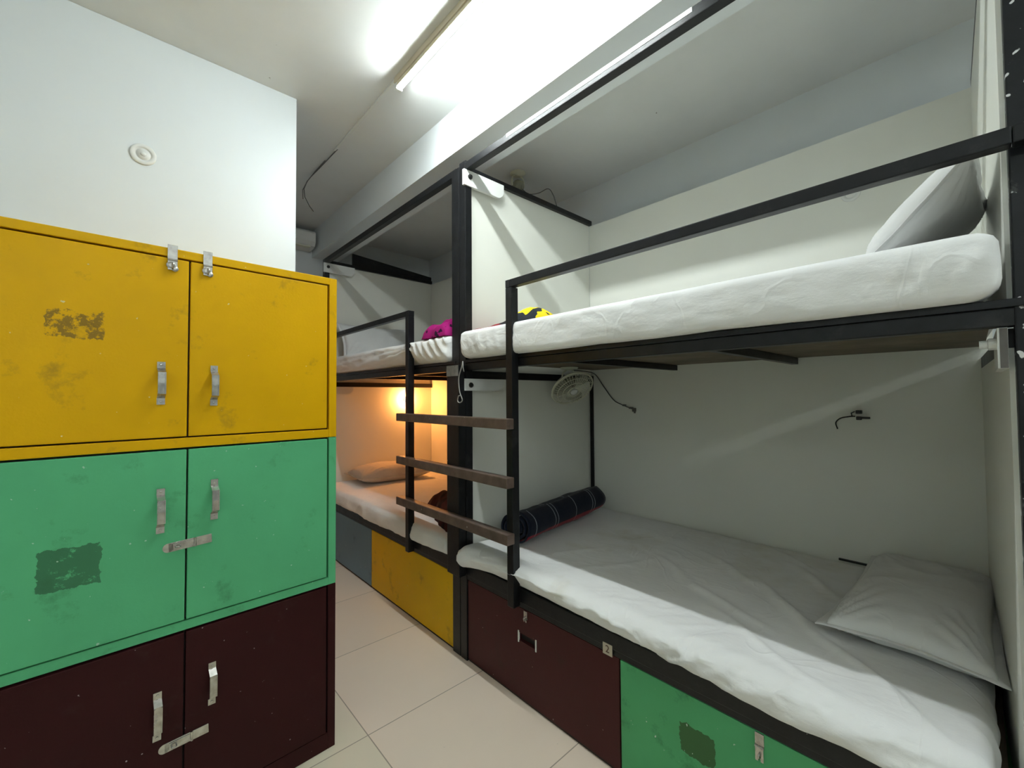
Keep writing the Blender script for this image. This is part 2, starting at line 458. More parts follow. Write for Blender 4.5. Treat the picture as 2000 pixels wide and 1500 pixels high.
# ------------------------------------------------------------------ bunks
def bunk(label, ya, yb, posts, end_y, cross, near_end=False):
    """ya..yb inner opening; posts = [(y0,y1,material)]"""
    t = thing('bunk_bed', label, 'bunk bed', (F, (ya+yb)/2, 0), 0, None)
    ox, oy = F, (ya+yb)/2
    def pb(name, m, x0, x1, y0, y1, z0, z1, bev=.003):
        return box(name, m, x0-ox, x1-ox, y0-oy, y1-oy, z0, z1, t, bev)
    for (p0, p1, z0, z1, mm) in posts: pb('post', mm, F, F+.045, p0, p1, z0, z1)
    y0, y1 = ya-.045, yb+.005
    tr = pb('top_rail', 'steel', F+.001, F+.041, y0, y1, TOP0, TOP1)
    # upper side rail with a flange lip on top
    pb('side_rail', 'steel', F+.002, F+.042, ya-.05, yb+.002, 1.546, 1.585)
    pb('rail_lip', 'steel', F-.004, F+.030, ya-.04, yb+.002, 1.5855, 1.603, .002)
    pb('side_rail', 'steel', F-.002, F+.040, ya-.05, yb+.002, .452, .515)
    pb('rail_lip', 'steel', F+.004, F+.036, ya-.04, yb+.002, .428, .4515, .002)
    pb('guard_rail', 'steel', FS, FS+.035, ya-.03 if near_end else posts[1][0]-1.65, yb if not near_end else 1.45, 1.912, 1.948)
    # cross bars under the decks
    for cy in cross: pb('cross_bar', 'steel', F+.043, B-.002, cy, cy+.03, 1.556, 1.588, .002)
    e0, e1 = end_y
    pb('end_rail', 'steel', F+.046, B-.001, e0, e0+.025, TOP0, TOP1-.008, .002)
    pb('end_rail', 'steel', F+.046, B-.001, e0, e0+.025, 1.503, 1.545, .002)
    if near_end: pb('back_post', 'steel', B-.020, B-.0005, e0+.002, e0+.022, 0.0, 1.50, .002)
    pb('deck_board', 'plywood', F+.031, B-.001, ya+.002, e0-.001, 1.589, 1.603, 0)
    pb('deck_board', 'plywood', F+.041, B-.03, ya+.002, e0-.008, .500, .514, 0)
    pb('end_panel', 'laminate', F+.046, B-.001, e0+.026, e0+.038, 1.546, TOP0+.02, 0)
    pb('end_panel', 'laminate', F+.046, B-.001, e0+.026, e0+.038, .02, 1.5455, 0)
    pb('back_panel', 'laminate', B, B+.014, ya-.02, e0+.025, .02, TOP0-.002, 0)
    def curtain_board(z0, z1, ys, sgn, rx=1.65):
        n = 8; r = .05; zc = z0+r; poly = [(F-.012-ox, z1), (F-.012-ox, z0)]
        for i in range(n+1):
            a = -math.pi/2+math.pi/2*i/n
            poly.append((rx-r-ox+r*math.cos(a), zc+r*math.sin(a)))
        poly.append((rx-ox, z1))
        b = MB().prism(poly, ys-oy, ys+.017*sgn-oy).build('curtain_board', 'board', t)
        k = MB().lathe([(.014, 0), (.014, .004), (.009, .005), (.009, .012), (.0, .012)], (F+.028-ox, ys+.0 if False else ys-oy+(0.0), z1-.035), (0, -sgn, 0), 16)
        k.build('rod_socket', 'black_plastic' if sgn > 0 else 'plastic_white', b)
    # inner faces of the boards are towards the sleeper
    curtain_board(2.562, 2.648, e0-.018, 1)
    curtain_board(1.436, 1.501, e0-.018, 1, 1.64)
    if near_end:
        def skew(name, m, th, z0, z1):      # this end of the bunk stands slightly out of square
            xa, xb, fa, fb = F+.046-ox, B-.001-ox, -.053-oy, -.022-oy
            pts = [(xa, fa-th), (xb, fb-th), (xb, fb), (xa, fa)]
            MB().add([(x, y, z) for z in (z0, z1) for x, y in pts], [(0, 1, 2, 3), (4, 7, 6, 5), (0, 4, 5, 1), (1, 5, 6, 2), (2, 6, 7, 3), (3, 7, 4, 0)]).build(name, m, t)
        skew('end_rail', 'steel', .025, TOP0, TOP1-.008)
        skew('end_panel', 'laminate', .008, 1.6035, TOP0-.001)
        skew('end_panel', 'laminate', .008, .02, 1.5025)
        skew('end_rail', 'steel', .025, 1.503, 1.545)
        b = pb('curtain_board', 'board', F+.006, 1.60, -.0515, -.036, 1.457, 1.544, .001)
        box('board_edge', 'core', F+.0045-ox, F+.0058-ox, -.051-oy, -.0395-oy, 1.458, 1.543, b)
        MB().lathe([(.013, 0), (.013, .012), (.009, .014), (.009, .026), (0, .026)], (F+.035-ox, -.036-oy, 1.512), (0, 1, 0), 16).build('rod_socket', 'plastic_white', b)
    return t, pb

b1, pb1 = bunk('near black steel bunk bed with brown plywood under its upper deck', -.035, 1.869,
               [(-.125, -.061, 0, 2.90, 'steel_flecked'), (1.859, 1.914, 0, TOP1+.012, 'steel')], (1.869, 0), (.60, 1.235), True)
b2, pb2 = bunk('far black steel bunk bed lit orange inside its lower berth', 1.99, 4.03,
               [(1.918, 1.988, 0, TOP1-.004, 'steel'), (4.036, 4.086, 0, TOP1, 'steel')], (4.040, 0), (2.7, 3.4))
# guard rail of the far bunk: rebuild at its measured length
for ch in list(b2.children):
    if ch.name.startswith('guard_rail'):
        bpy.data.objects.remove(ch)
pb2('guard_rail', 'steel', FS, FS+.035, 2.433, 4.08, 1.912, 1.948)
for (sx, yy) in ((0, 4.045), ): pb2('guard_bracket', 'steel', FS+.036, F-.001, yy, yy+.03, 1.915, 1.945, .002)
pb1('guard_bracket', 'steel', FS+.036, F-.001, -.118, -.088, 1.915, 1.945, .002)
# far end bar stub so that the near guard rail reaches its post
pb1('guard_rail', 'steel', FS, FS+.035, -.12, -.066, 1.912, 1.948)
# white strip and number card on the near bunk
po = pb1('white_strip', 'board', F-.0004, F+.001, .60, 1.52, 2.672, 2.689, 0)  # thin white strip on the upper half of the top rail front
po['label'] = 'white strip along the upper face'
tg = pb1('number_card', 'card', F-.0045, F-.0025, .943, .985, .424, .466, 0)
tg['label'] = 'cream number card'
fc = bpy.data.curves.new('digit', 'FONT'); fc.body = '2'; fc.size = .038; fc.align_x = 'CENTER'; fc.align_y = 'CENTER'; fc.extrude = .0003
fo = bpy.data.objects.new('digit', fc); COL.objects.link(fo)
bpy.context.view_layer.update()
me = bpy.data.meshes.new_from_object(fo.evaluated_get(bpy.context.evaluated_depsgraph_get()))
bpy.data.objects.remove(fo)
dg = bpy.data.objects.new('digit', me); COL.objects.link(dg); me.materials.clear(); me.materials.append(M['ink'])
dg.parent = tg
dg.location = (F-.0050-b1.location.x, .964-b1.location.y, .445)
dg.rotation_euler = (math.pi/2, 0, -math.pi/2)

# dark plank above the far end rail
pl = MB().add([(1.64, 4.046, 2.6835), (2.52, 4.046, 2.684), (2.52, 4.046, 2.722), (1.64, 4.046, 2.795),
               (1.64, 4.07, 2.6835), (2.52, 4.07, 2.6835), (2.52, 4.07, 2.722), (1.64, 4.07, 2.795)],
              [(0, 1, 2, 3), (4, 7, 6, 5), (0, 4, 5, 1), (1, 5, 6, 2), (2, 6, 7, 3), (3, 7, 4, 0)]).build('plank', 'steel')
tag(pl, 'black tapered plank above the far end rail against the end wall', 'plank')

# ------------------------------------------------------------------ ladder
lad = thing('ladder', 'black steel bunk ladder with three worn brown rungs in the middle', 'ladder', (FS, 1.95, 0))
def lp(name, m, x0, x1, y0, y1, z0, z1, bev=.003):
    return box(name, m, x0-FS, x1-FS, y0-1.95, y1-1.95, z0, z1, lad, bev)
lp('stile', 'steel', FS, FS+.042, 1.437, 1.479, .441, 1.911)
lp('stile', 'steel', FS, FS+.042, 2.393, 2.432, .441, 1.911)
lp('corner_block', 'steel', FS, FS+.042, 1.4505, 1.479, 1.9115, 1.948, .002)
lp('corner_block', 'steel', FS, FS+.042, 2.393, 2.4325, 1.9115, 1.948, .002)
cs = lp('stile', 'steel', FS, F-.005, 1.857, 1.968, .452, 1.573)
cs['label'] = 'thick double middle stile'
tp = box('tape_wrap', 'tape', FS-.002-FS, FS+.0-FS-.0002, 1.858-1.95, 1.967-1.95, 1.515, 1.572, cs)
for z0, z1, dx in ((1.254, 1.302, 0), (.988, 1.036, 0), (.735, .783, 0)):
    r = lp('rung', 'rung', FS-.046, FS-.0005, 1.425, 2.466, z0, z1, .004)

# ------------------------------------------------------------------ storage lockers below the beds
def store(name, label, m, y0, y1, hole=None):
    cx, cy = F+.03, (y0+y1)/2
    t = thing(name, label, 'storage locker', (cx, cy, 0), 0, None)
    box('body', m, F+.030-cx, 2.3-cx, y0-cy+.001, y1-cy-.001, 0, .425, t, .002)
    x0, x1 = F+.006-cx, F+.0295-cx
    if not hole:
        mb = MB().box(x0, x1, y0-cy+.002, y1-cy-.002, .014, .424, .002)
    else:
        h0, h1, a, b = hole
        mb = MB()
        mb.box(x0, x1, y0-cy+.002, h0-cy, .014, .424); mb.box(x0, x1, h1-cy, y1-cy-.002, .014, .424)
        mb.box(x0, x1, h0-cy, h1-cy, .014, a); mb.box(x0, x1, h0-cy, h1-cy, b, .424)
    d = mb.build('door', m, t)
    box('plinth', 'dark_gap', F+.012-cx, F+.0295-cx, y0-cy+.002, y1-cy-.002, 0, .0135, t)
    if hole:
        pr = box('pull_recess', 'dark_gap', x1-.004, x1-.0003, h0-cy, h1-cy, a, b, d)
        for yy in (h0, h1): box('pull_edge', 'plastic_white', x0-.003, x0+.004, yy-cy-.004, yy-cy+.003, a-.008, b+.008, d, .001)
    return t, d, cx, cy
def hasp_down(parent, x, y, z0, z1, w=.022, side=False):
    """chrome hasp: hinge leaf on top, slotted strap and staple"""
    mb = MB()
    mb.box(x-.003, x, y-w/2, y+w/2, z1-.035, z1, .0008)
    mb.tube([(x-.004, y-w/2, z1-.038), (x-.004, y+w/2, z1-.038)], .0035, 10)
    mb.box(x-.006, x-.003, y-w/2+.001, y+w/2-.001, z0+.014, z1-.040, .0008)
    mb.box(x-.006, x-.003, y-w/2+.001, y-.003, z0, z0+.0145, .0008); mb.box(x-.006, x-.003, y+.003, y+w/2-.001, z0, z0+.0145, .0008)
    o = mb.build('hasp', 'chrome', parent)
    MB().tube([(x-.003, y-.001, z0+.026), (x-.012, y-.001, z0+.024), (x-.015, y-.001, z0+.018), (x-.012, y-.001, z0+.012), (x-.003, y-.001, z0+.010)], .002, 8).build('staple', 'chrome', o, True)
    return o
t, d, cx, cy = store('storage_locker', 'maroon storage locker with a slot pull under the near bunk', 'maroon_low', .919, 1.855, (1.352, 1.464, .272, .309))
hasp_down(t, F+.0055-cx, 1.415-cy, .373, .421)
t, d, cx, cy = store('storage_locker', 'green storage locker under the near bunk, sticker residue on its door', 'green_low', -.05, .917)
M['green_low'].node_tree  # patch coordinates are local to the door
for n in M['green_low'].node_tree.nodes:
    if n.type == 'MATH' and n.operation == 'COMPARE' and abs(n.inputs[1].default_value-.632) < 1e-4: n.inputs[1].default_value = .632-cy
hasp_down(t, F+.0055-cx, .447-cy, .345, .423, .024)
store('storage_locker', 'mustard yellow storage locker under the far bunk', 'yellow_low', 1.99, 3.040)
store('storage_locker', 'slate blue storage locker under the far bunk, farthest from view', 'blue_low', 3.044, 4.03)

# ------------------------------------------------------------------ mattresses
def mattress(label, x0, x1, y0, y1, z0, z1, hem, m='sheet', seed=1, amp=.006, group=None, step=.014, front=None, corner=None, folds=None, rad=.03):
    H = z1-z0
    def disp(p, n):
        q = Vector(p)
        t = (p.z-z0)/H
        fr = max(0, min(1, 1-(p.x-x0)/.05))            # weight of the front face
        hz = lerp_tab(hem, p.y)
        # front hem follows the measured line
        q.z = p.z + fr*(hz-z0)*(1-t)
        a = amp*(ridged(p, (5, 2.2, 5), seed)-.55) + amp*.5*noise.noise(Vector((p.x*14, p.y*9, p.z*14+seed)))
        top = max(0, n.z)
        q += n*(a*(.35 if top > .5 else 1.2)) if fr < .5 or top > .5 else n*a*1.4
        if fr > .3 and top < .6:
            q.x -= .006*math.sin(t*math.pi)+.005*max(0, ridged((p.y, p.z, 0), (9, 26, 1), seed+4)-.5)
        if folds: q += folds(p, n, t, fr)
        if corner and p.y < y0+.12 and p.x < 1.415:
            q.y -= .026*min(1, max(0, t)*5)*min(1, (1.05-t)*6)*(1-(p.y-y0)/.12)
        if q.z < z0 and fr < .2: q.z = z0
        return q
    mb = soft_box(x0, x1, y0, y1, z0, z1, rad, step, disp)
    o = mb.build('mattress', m, None, True)
    cx, cy = (x0+x1)/2, (y0+y1)/2
    for v in o.data.vertices: v.co -= Vector((cx, cy, z0))
    o.location = (cx, cy, z0)
    return tag(o, label, 'mattress', group)
hemNL = [(-.05, .50), (.23, .504), (.361, .499), (.59, .506), (.89, .534), (1.05, .548), (1.41, .559), (1.70, .548), (1.86, .50)]
def folds_nl(p, n, t, fr):
    q = Vector((0, 0, 0))
    if p.y > 1.62:
        k = min(1, (p.y-1.62)/.2); k = k*k*(3-2*k); f2 = max(0, min(1, 1-(p.x-1.335)/.16))
        q.x -= .030*k*f2; q.y += .018*k*f2
    if n.z > .3 or fr > .15:
        e = max(0, min(1, 1-(p.x-1.335)/.22)); wy = math.exp(-((p.y-.72)/.38)**2)
        q.z += .016*e*wy*max(0, ridged((p.y*1.0+p.x*.9, p.x, 0), (13, 6, 1), 12)-.45)*(1 if n.z > .3 else 0)
        q.x -= .018*wy*fr*max(0, ridged((p.y+p.z*2.2, p.z, 0), (15, 9, 1), 5)-.4)
    if fr > .15:
        q.x -= .020*fr*max(0, ridged((p.y+p.z*1.6, p.z, 0), (5, 15, 1), 4)-.45)+.012*fr*max(0, ridged((p.y-p.z*.7, p.z, 0), (9, 22, 1), 7)-.6)
    if n.z > .5:
        # diagonal folds running out from the pillow
        for (ax, ay, bx, by, w, h) in ((1.95, .62, 1.40, .10, .018, .010), (2.05, .72, 1.62, .28, .022, .012), (2.30, .62, 2.02, .34, .02, .012),
                                       (1.75, .85, 1.60, .45, .02, .010), (2.15, .95, 1.9, .55, .022, .009), (1.62, .70, 1.36, .25, .016, .009),
                                       (1.95, 1.10, 1.72, .72, .02, .007), (2.45, .75, 2.2, .40, .02, .010), (1.50, .05, 1.38, -.05, .02, .009),
                                       (1.62, .30, 1.36, .02, .015, .009), (1.50, 1.45, 1.9, 1.30, .018, .006), (1.45, 1.25, 2.0, 1.0, .02, .005)):
            A = Vector((ax, ay)); Bv = Vector((bx, by)); P = Vector((p.x, p.y)); d = Bv-A; L = d.length; d /= L
            s = (P-A).dot(d); e = abs((P-A).x*d.y-(P-A).y*d.x+.012*math.sin(s*14))
            if -.02 < s < L+.02:
                k = math.sin(max(0, min(1, (s+.02)/(L+.04)))*math.pi)
                q.z += h*k*math.exp(-(e/w)**2)
    return q
mattress('near lower berth mattress in a creased white sheet hanging over the rail', 1.335, B-.012, -.018, 1.858, .5155, .622, hemNL, 'sheet_stained', 3, .007, folds=folds_nl, step=.0095, rad=.05)
hemNU = [(-.05, 1.606), (.1, 1.604), (1.8, 1.604), (1.86, 1.62)]
def folds_nu(p, n, t, fr):
    q = Vector((0, 0, 0))
    if p.y < .12 and fr > .2: q.x -= .007*max(0, math.sin(p.y*120+p.z*60))*t*(1-t)*4
    if 1.5 < p.y and fr > .2: q.x -= .004*max(0, math.sin(p.y*90-p.z*30))*t*(1-t)*4
    return q
mattress('near upper berth mattress in a taut white fitted sheet', 1.335, B-.004, -.018, 1.855, 1.6035, 1.752, hemNU, 'sheet', 5, .004, corner=True, folds=folds_nu, rad=.022)
hemFU = [(1.95, 1.613), (2.226, 1.606), (2.316, 1.622), (2.37, 1.672), (2.42, 1.690), (2.50, 1.673), (2.608, 1.655), (2.952, 1.630), (3.214, 1.622), (3.7, 1.63)]
def folds_fu(p, n, t, fr):
    q = Vector((0, 0, 0))
    if fr > .2:
        if p.y < 2.42: q.x -= .012*max(0, math.sin((p.y-.9*p.z)*85))*min(1, 3*t)*(1 if t < .95 else .4)
        else: q.x -= .010*max(0, ridged((p.y, p.z, 0), (3, 24, 1), 9)-.45)
    return q
mattress('far upper berth mattress, its white sheet bunched up beside the ladder', 1.345, B-.004, 1.995, 4.025, 1.6035, 1.752, hemFU, 'sheet', 8, .007, folds=folds_fu)
hemFL = [(1.98, .53), (2.05, .513), (2.235, .507), (2.418, .508), (2.55, .492), (3.0, .487), (3.6, .497)]
mattress('far lower berth mattress under the warm lamp, white sheet hanging at the front', 1.345, B-.032, 1.992, 4.022, .5155, .622, hemFL, 'sheet', 11, .008,
         folds=lambda p, n, t, fr: Vector((-.012*max(0, ridged((p.y+p.z*.8, p.z, 0), (6, 5, 1), 3)-.5), 0, 0)) if fr > .2 else Vector((0, 0, 0)))

# ------------------------------------------------------------------ pillows
pillow('pillow', 'pillowcase', .84, .37, .165, (2.085, .145, .668), (0, 0, math.radians(-2)), 2,
       'large white pillow lying flat on the near lower berth', 'pillow', wr=.017)
pillow('pillow', 'pillowcase', .52, .29, .13, (1.70, .075, 1.862), (math.radians(-47), 0, math.radians(-3)), 5,
       'white pillow leaning upright against the right end of the near upper berth', 'pillow')
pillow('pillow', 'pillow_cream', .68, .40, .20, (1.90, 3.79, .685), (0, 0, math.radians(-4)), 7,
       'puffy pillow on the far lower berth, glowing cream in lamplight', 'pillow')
pillow('pillow', 'pillowcase', .66, .36, .12, (1.80, 3.86, 1.915), (math.radians(62), 0, 0), 9,
       'white pillow propped against the end panel of the far upper berth', 'pillow')

# ------------------------------------------------------------------ blankets
def rolled_blanket():
    L = .84; turns = 3.2; n = 110; m = 34; th = .010
    bm = bmesh.new(); uvl = bm.loops.layers.uv.new('UVMap')
    rows = []; s = 0; arcs = []; prev = None
    for i in range(n+1):
        a = 2*math.pi*turns*i/n
        r = .014+.062*(i/n)**.9
        x, z = r*1.22*math.cos(a), r*.95*math.sin(a)
        if prev: s += math.hypot(x-prev[0], z-prev[1])
        prev = (x, z); arcs.append(s); rows.append((x, z, a))
    for side in (0, 1):
        grid = []
        for i, (x, z, a) in enumerate(rows):
            nx_, nz_ = math.cos(a), math.sin(a)
            col = []
            for j in range(m+1):
                y = -L/2+L*j/m
                k = .008*noise.noise(Vector((x*16, y*6, z*16)))+.004*noise.noise(Vector((i*.12, y*20, 3)))
                off = k*(i/n)-(th if side else 0)
                yy = y+.02*noise.noise(Vector((i*.05, j*.0+9, 1)))*(1 if j in (0, m) else 0)
                col.append(bm.verts.new((x+nx_*off, yy, max(-.074, z+nz_*off))))
            grid.append(col)
        for i in range(n):
            for j in range(m):
                f = bm.faces.new((grid[i][j], grid[i+1][j], grid[i+1][j+1], grid[i][j+1]))
                for l, (ii, jj) in zip(f.loops, ((i, j), (i+1, j), (i+1, j+1), (i, j+1))): l[uvl].uv = (arcs[ii], L*jj/m)
        if side == 0: g0 = grid
    for j, jj in ((0, 0), (m, m)):
        for i in range(n):
            f = bm.faces.new((g0[i][j], g0[i+1][j], grid[i+1][j], grid[i][j]))
            for l in f.loops: l[uvl].uv = (.004, .001 if int(rows[i][2]/math.pi*1.0) % 2 else .07)
    for j in range(m):
        f = bm.faces.new((g0[n][j], g0[n][j+1], grid[n][j+1], grid[n][j]))
        for l in f.loops: l[uvl].uv = (arcs[n], L*j/m)
    bmesh.ops.recalc_face_normals(bm, faces=list(bm.faces))
    me = bpy.data.meshes.new('rolled_blanket'); bm.to_mesh(me); bm.free()
    for p in me.polygons: p.use_smooth = True
    me.materials.append(M['plaid'])
    o = bpy.data.objects.new('rolled_blanket', me); COL.objects.link(o)
    return o
rb = rolled_blanket()
a0, a1 = Vector((1.545, 1.660)), Vector((2.34, 1.775))
dd = (a1-a0).normalized()
for v in rb.data.vertices:
    v.co.x *= 1.14; v.co.z *= 1.20+.05*math.sin(v.co.y*9)
rb.location = ((a0.x+a1.x)/2, (a0.y+a1.y)/2-.004, .7145)
rb.rotation_euler = (0, 0, math.atan2(dd.y, dd.x)-math.pi/2)
tag(rb, 'rolled navy plaid blanket with grey lines and a red edge on the near lower berth', 'blanket')

def lump(name, m, Lx, Ly, H, loc, rz, seed, label, prof=None):
    nx, ny = 44, 30; vs = []; fs = []
    for i in range(nx+1):
        for j in range(ny+1):
            u, v = -1+2*i/nx, -1+2*j/ny
            k = (max(0, 1-abs(u)**3)*max(0, 1-abs(v)**3))**.45
            hh = H*(prof(u) if prof else 1)
            x, y = u*Lx/2, v*Ly/2
            x += .015*noise.noise(Vector((u*2, v*2, seed))); y += .02*noise.noise(Vector((u*3, v*2, seed+5)))
            f = .022*(ridged((x, y, 0), (9, 14, 1), seed)-.5)*k
            # folded layers
            z = hh*k+f*(hh/H)
            vs.append((x, y, max(.001, z)))
    for i in range(nx):
        for j in range(ny):
            a = i*(ny+1)+j; fs.append((a, a+1, a+ny+2, a+ny+1))
    N = len(vs); vs += [(x, y, 0) for (x, y, z) in vs]
    fs += [tuple(N+q for q in f)[::-1] for f in fs[:nx*ny]]
    ring = [i*(ny+1) for i in range(nx+1)]+[nx*(ny+1)+j for j in range(1, ny+1)]+[i*(ny+1)+ny for i in range(nx-1, -1, -1)]+[j for j in range(ny-1, 0, -1)]
    for a, b in zip(ring, ring[1:]+ring[:1]): fs.append((a, b, b+N, a+N))
    o = MB().add(vs, fs).build(name, m, None, True)
    o.location = loc; o.rotation_euler = (0, 0, rz)
    return tag(o, label, 'blanket')
lump('folded_blanket', 'multi', .46, .24, .125, (1.585, 1.675, 1.750), math.radians(-62), 3,
     'yellow, black and red blanket heaped on the near upper berth', lambda u: .30+.70/(1+math.exp(-(u+.05)*7)))
lump('folded_blanket', 'magenta', .40, .26, .115, (1.54, 2.14, 1.751), math.radians(0), 6,
     'magenta blanket with black squiggles folded on the far upper berth')
lump('folded_blanket', 'dark_red', .60, .36, .15, (1.66, 2.30, .621), math.radians(70), 9,
     'very dark maroon blanket folded on the far lower berth behind the ladder')

# ------------------------------------------------------------------ stacked lockers
LK = (.658, 1.787); RZ = .041
def d_handle(parent, x, z0, z1, w=.021):
    """strap handle bent out of flat steel"""
    pts = [(0, z0), (0, z0+.020), (.024, z0+.034), (.026, (z0+z1)/2), (.024, z1-.034), (0, z1-.020), (0, z1)]
    th = .0025; vs = []; fs = []
    for (dpt, z) in pts:
        for s in (-1, 1):
            for e in (0, 1): vs.append((x+s*w/2, -dpt-e*th, z))
    for i in range(len(pts)-1):
        a, b = i*4, i*4+4
        fs += [(a, a+2, b+2, b), (a+1, b+1, b+3, a+3), (a, b, b+1, a+1), (a+2, a+3, b+3, b+2)]
    fs += [(0, 1, 3, 2), (len(vs)-4, len(vs)-2, len(vs)-1, len(vs)-3)]
    mb = MB().add(vs, fs)
    # raised rim on the grip and two screws
    mb.box(x-w/2+.0005, x-w/2+.003, -.0305, -.0265, z0+.036, z1-.036); mb.box(x+w/2-.003, x+w/2-.0005, -.0305, -.0265, z0+.036, z1-.036)
    for zz in (z0+.010, z1-.010): mb.lathe([(.004, 0), (.0035, .002), (0, .0025)], (x, -.0025, zz), (0, -1, 0), 12)
    return mb.build('handle', 'chrome', parent)
def locker(label, m, z0, H, top, bot, handles, side=.030):
    t = thing('storage_cabinet', label, 'cabinet', (LK[0], LK[1], z0), RZ)
    D = .66
    mb = MB()
    mb.box(-W, 0, .022, D, .0005, H-.0005, .002)
    mb.box(-side, 0, 0, .0215, .0005, H-.0005, .002); mb.box(-W, -W+side, 0, .0215, .0005, H-.0005, .002)
    if top: mb.box(-W+side, -side, 0, .0215, H-top, H-.0005, .002)
    mb.box(-W+side, -side, 0, .0215, .0005, bot, .002)
    body = mb.build('body', m, t)
    box('door_rebate', 'dark_gap', -W+side, -side, .0195, .0218, bot, H-max(top, .002), t)
    split = -.4925
    zt = H-top-.0055
    for k, (a, b) in enumerate(((-W+side+.005, split-.0025), (split+.0025, -side-.008))):
        d = box('door', m, a, b, .001 if top else -.004, .019, bot+.005, zt, t, .0025)
        hx, h0, h1 = handles[k]
        h = d_handle(d, hx, h0-z0, h1-z0); h.location.y = .0005 if top else -.0045
    return t
HX = lambda x: (x-LK[0])
t = locker('maroon two door storage cabinet at the bottom of the stack', 'maroon', 0, .648, 0, .066,
           ((HX(.098), .335, .484), (HX(.240), .376, .515)))
def hasp_across(parent, x0, x1, z, tilt):
    mb = MB()
    mb.box(-.058, .058, -.007, -.0045, -.0145, .0145, .001)
    mb.tube([(.012, -.008, -.0145), (.012, -.008, .0145)], .0035, 10)
    mb.box(-.046, .008, -.0095, -.0072, -.0105, .0105, .001)
    mb.lathe([(.0145, 0), (.0145, .0025)], (-.058, -.0045, 0), (0, -1, 0), 20)
    o = mb.build('hasp', 'chrome', parent)
    MB().tube([(-.040, -.006, 0), (-.040, -.018, 0), (-.034, -.021, 0), (-.028, -.018, 0), (-.028, -.006, 0)], .002, 8).build('staple', 'chrome', o, True)
    o.location = ((x0+x1)/2, 0, z); o.rotation_euler = (0, tilt, 0)
    return o
hasp_across(t, HX(.122), HX(.226), .302, math.radians(-2))
t = locker('green two door storage cabinet in the middle of the stack', 'green', .6485, .594, 0, .030,
           ((HX(.098), .978, 1.119), (HX(.240), .993, 1.129)))
hasp_across(t, HX(.127), HX(.226), .930-.6485, math.radians(-3))
t = locker('yellow two door storage cabinet on top of the stack', 'yellow', 1.243, .654, .028, .032,
           ((HX(.095), 1.386, 1.523), (HX(.236), 1.380, 1.517)))
def hasp_top(parent, x, z1):
    mb = MB()
    mb.box(x-.013, x+.013, -.004, -.0008, z1-.040, z1+.008, .0008)
    mb.tube([(x-.013, -.005, z1-.042), (x+.013, -.005, z1-.042)], .0035, 10)
    mb.lathe([(.013, 0), (.012, .003), (.006, .005), (0, .005)], (x-.004, -.004, z1-.060), (0, -1, 0), 18)
    mb.lathe([(.010, 0), (.009, .003), (.004, .005), (0, .005)], (x+.006, -.004, z1-.070), (0, -1, 0), 18)
    mb.box(x-.013, x+.013, -.007, -.004, z1-.076, z1-.045, .0015)
    o = mb.build('hasp', 'chrome', parent)
    MB().tube([(x, -.006, z1-.052), (x, -.017, z1-.055), (x, -.019, z1-.062), (x, -.017, z1-.069), (x, -.006, z1-.072)], .0022, 8).build('staple', 'chrome', o, True)
hasp_top(t, HX(.119), .656)
hasp_top(t, HX(.214), .656)

# ------------------------------------------------------------------ lights
def tube_light(label, y0, y1, m):
    t = thing('tube_light', label, 'light', (1.045, (y0+y1)/2, CEIL))
    L = (y1-y0)/2
    box('batten', 'batten', -.018, .018, -L-.01, L+.01, -.030, -.0003, t, .003)
    for s in (-1, 1): box('end_holder', 'plastic_white', -.014, .020, s*L-.012, s*L+.012, -.066, -.0305, t, .003)
    box('light_shield', 'batten', -.013, .021, -L+.013, L-.013, -.0525, -.0305, t, .002)  # opaque box added above the tube to keep its light off the ceiling
    g = MB().tube([(.004, -L+.013, -.052), (.004, L-.013, -.052)], .0135, 20).build('glass_tube', m, t, True)
    return t
tube_light('lit fluorescent tube light on a beige batten under the ceiling', .80, 2.0, 'tube')
tube_light('added unseen fill tube on the ceiling behind the viewer', -1.75, -.55, 'fill_rear')  # added fill out of view, brightens the bunk interiors
def fill_wall_tube(label, loc, rz, m):  # used only for added fill tubes out of view
    t = thing('tube_light', label, 'light', loc, rz)
    box('batten', 'batten', .0005, .030, -.61, .61, -.018, .018, t, .003)
    for s in (-1, 1): box('end_holder', 'plastic_white', .0305, .066, s*.60-.012, s*.60+.012, -.014, .014, t, .003)
    MB().tube([(.052, -.587, 0), (.052, .587, 0)], .0135, 20).build('glass_tube', m, t, True)
fill_wall_tube('added unseen fill tube across the side wall left of the viewer', (-1.70, -.2, 2.60), 0, 'fill_side')  # added unseen fill that lifts the berths from the side
fill_wall_tube('added unseen fill tube across the wall behind the viewer', (-.3, -2.30, 2.60), math.pi/2, 'fill_wall')  # added unseen fill from behind the camera
cd = MB().box(1.032, 1.046, 2.02, 2.87, CEIL-.0105, CEIL-.0003, .002).build('cable_conduit', 'plastic_white')
tag(cd, 'thin white cable conduit running along the ceiling from the tube light', 'conduit')
wr = MB()
wr.tube([(1.045, 2.84, CEIL-.008), (1.040, 3.0, CEIL-.010), (1.034, 3.17, CEIL-.012), (1.026, 3.31, CEIL-.016), (1.018, 3.38, CEIL-.03), (1.002, 3.40, CEIL-.085), (1.012, 3.41, CEIL-.14), (1.045, 3.41, CEIL-.20), (1.078, 3.42, CEIL-.23)], .0035, 6)
wr.tube([(1.034, 3.04, CEIL-.006), (1.026, 3.22, CEIL-.012), (1.018, 3.36, CEIL-.03), (.990, 3.39, CEIL-.10), (.996, 3.40, CEIL-.165)], .003, 6)
tag(wr.build('loose_wires', 'wire', None, True), 'loose grey wires dangling from the end of the ceiling conduit', 'wire')
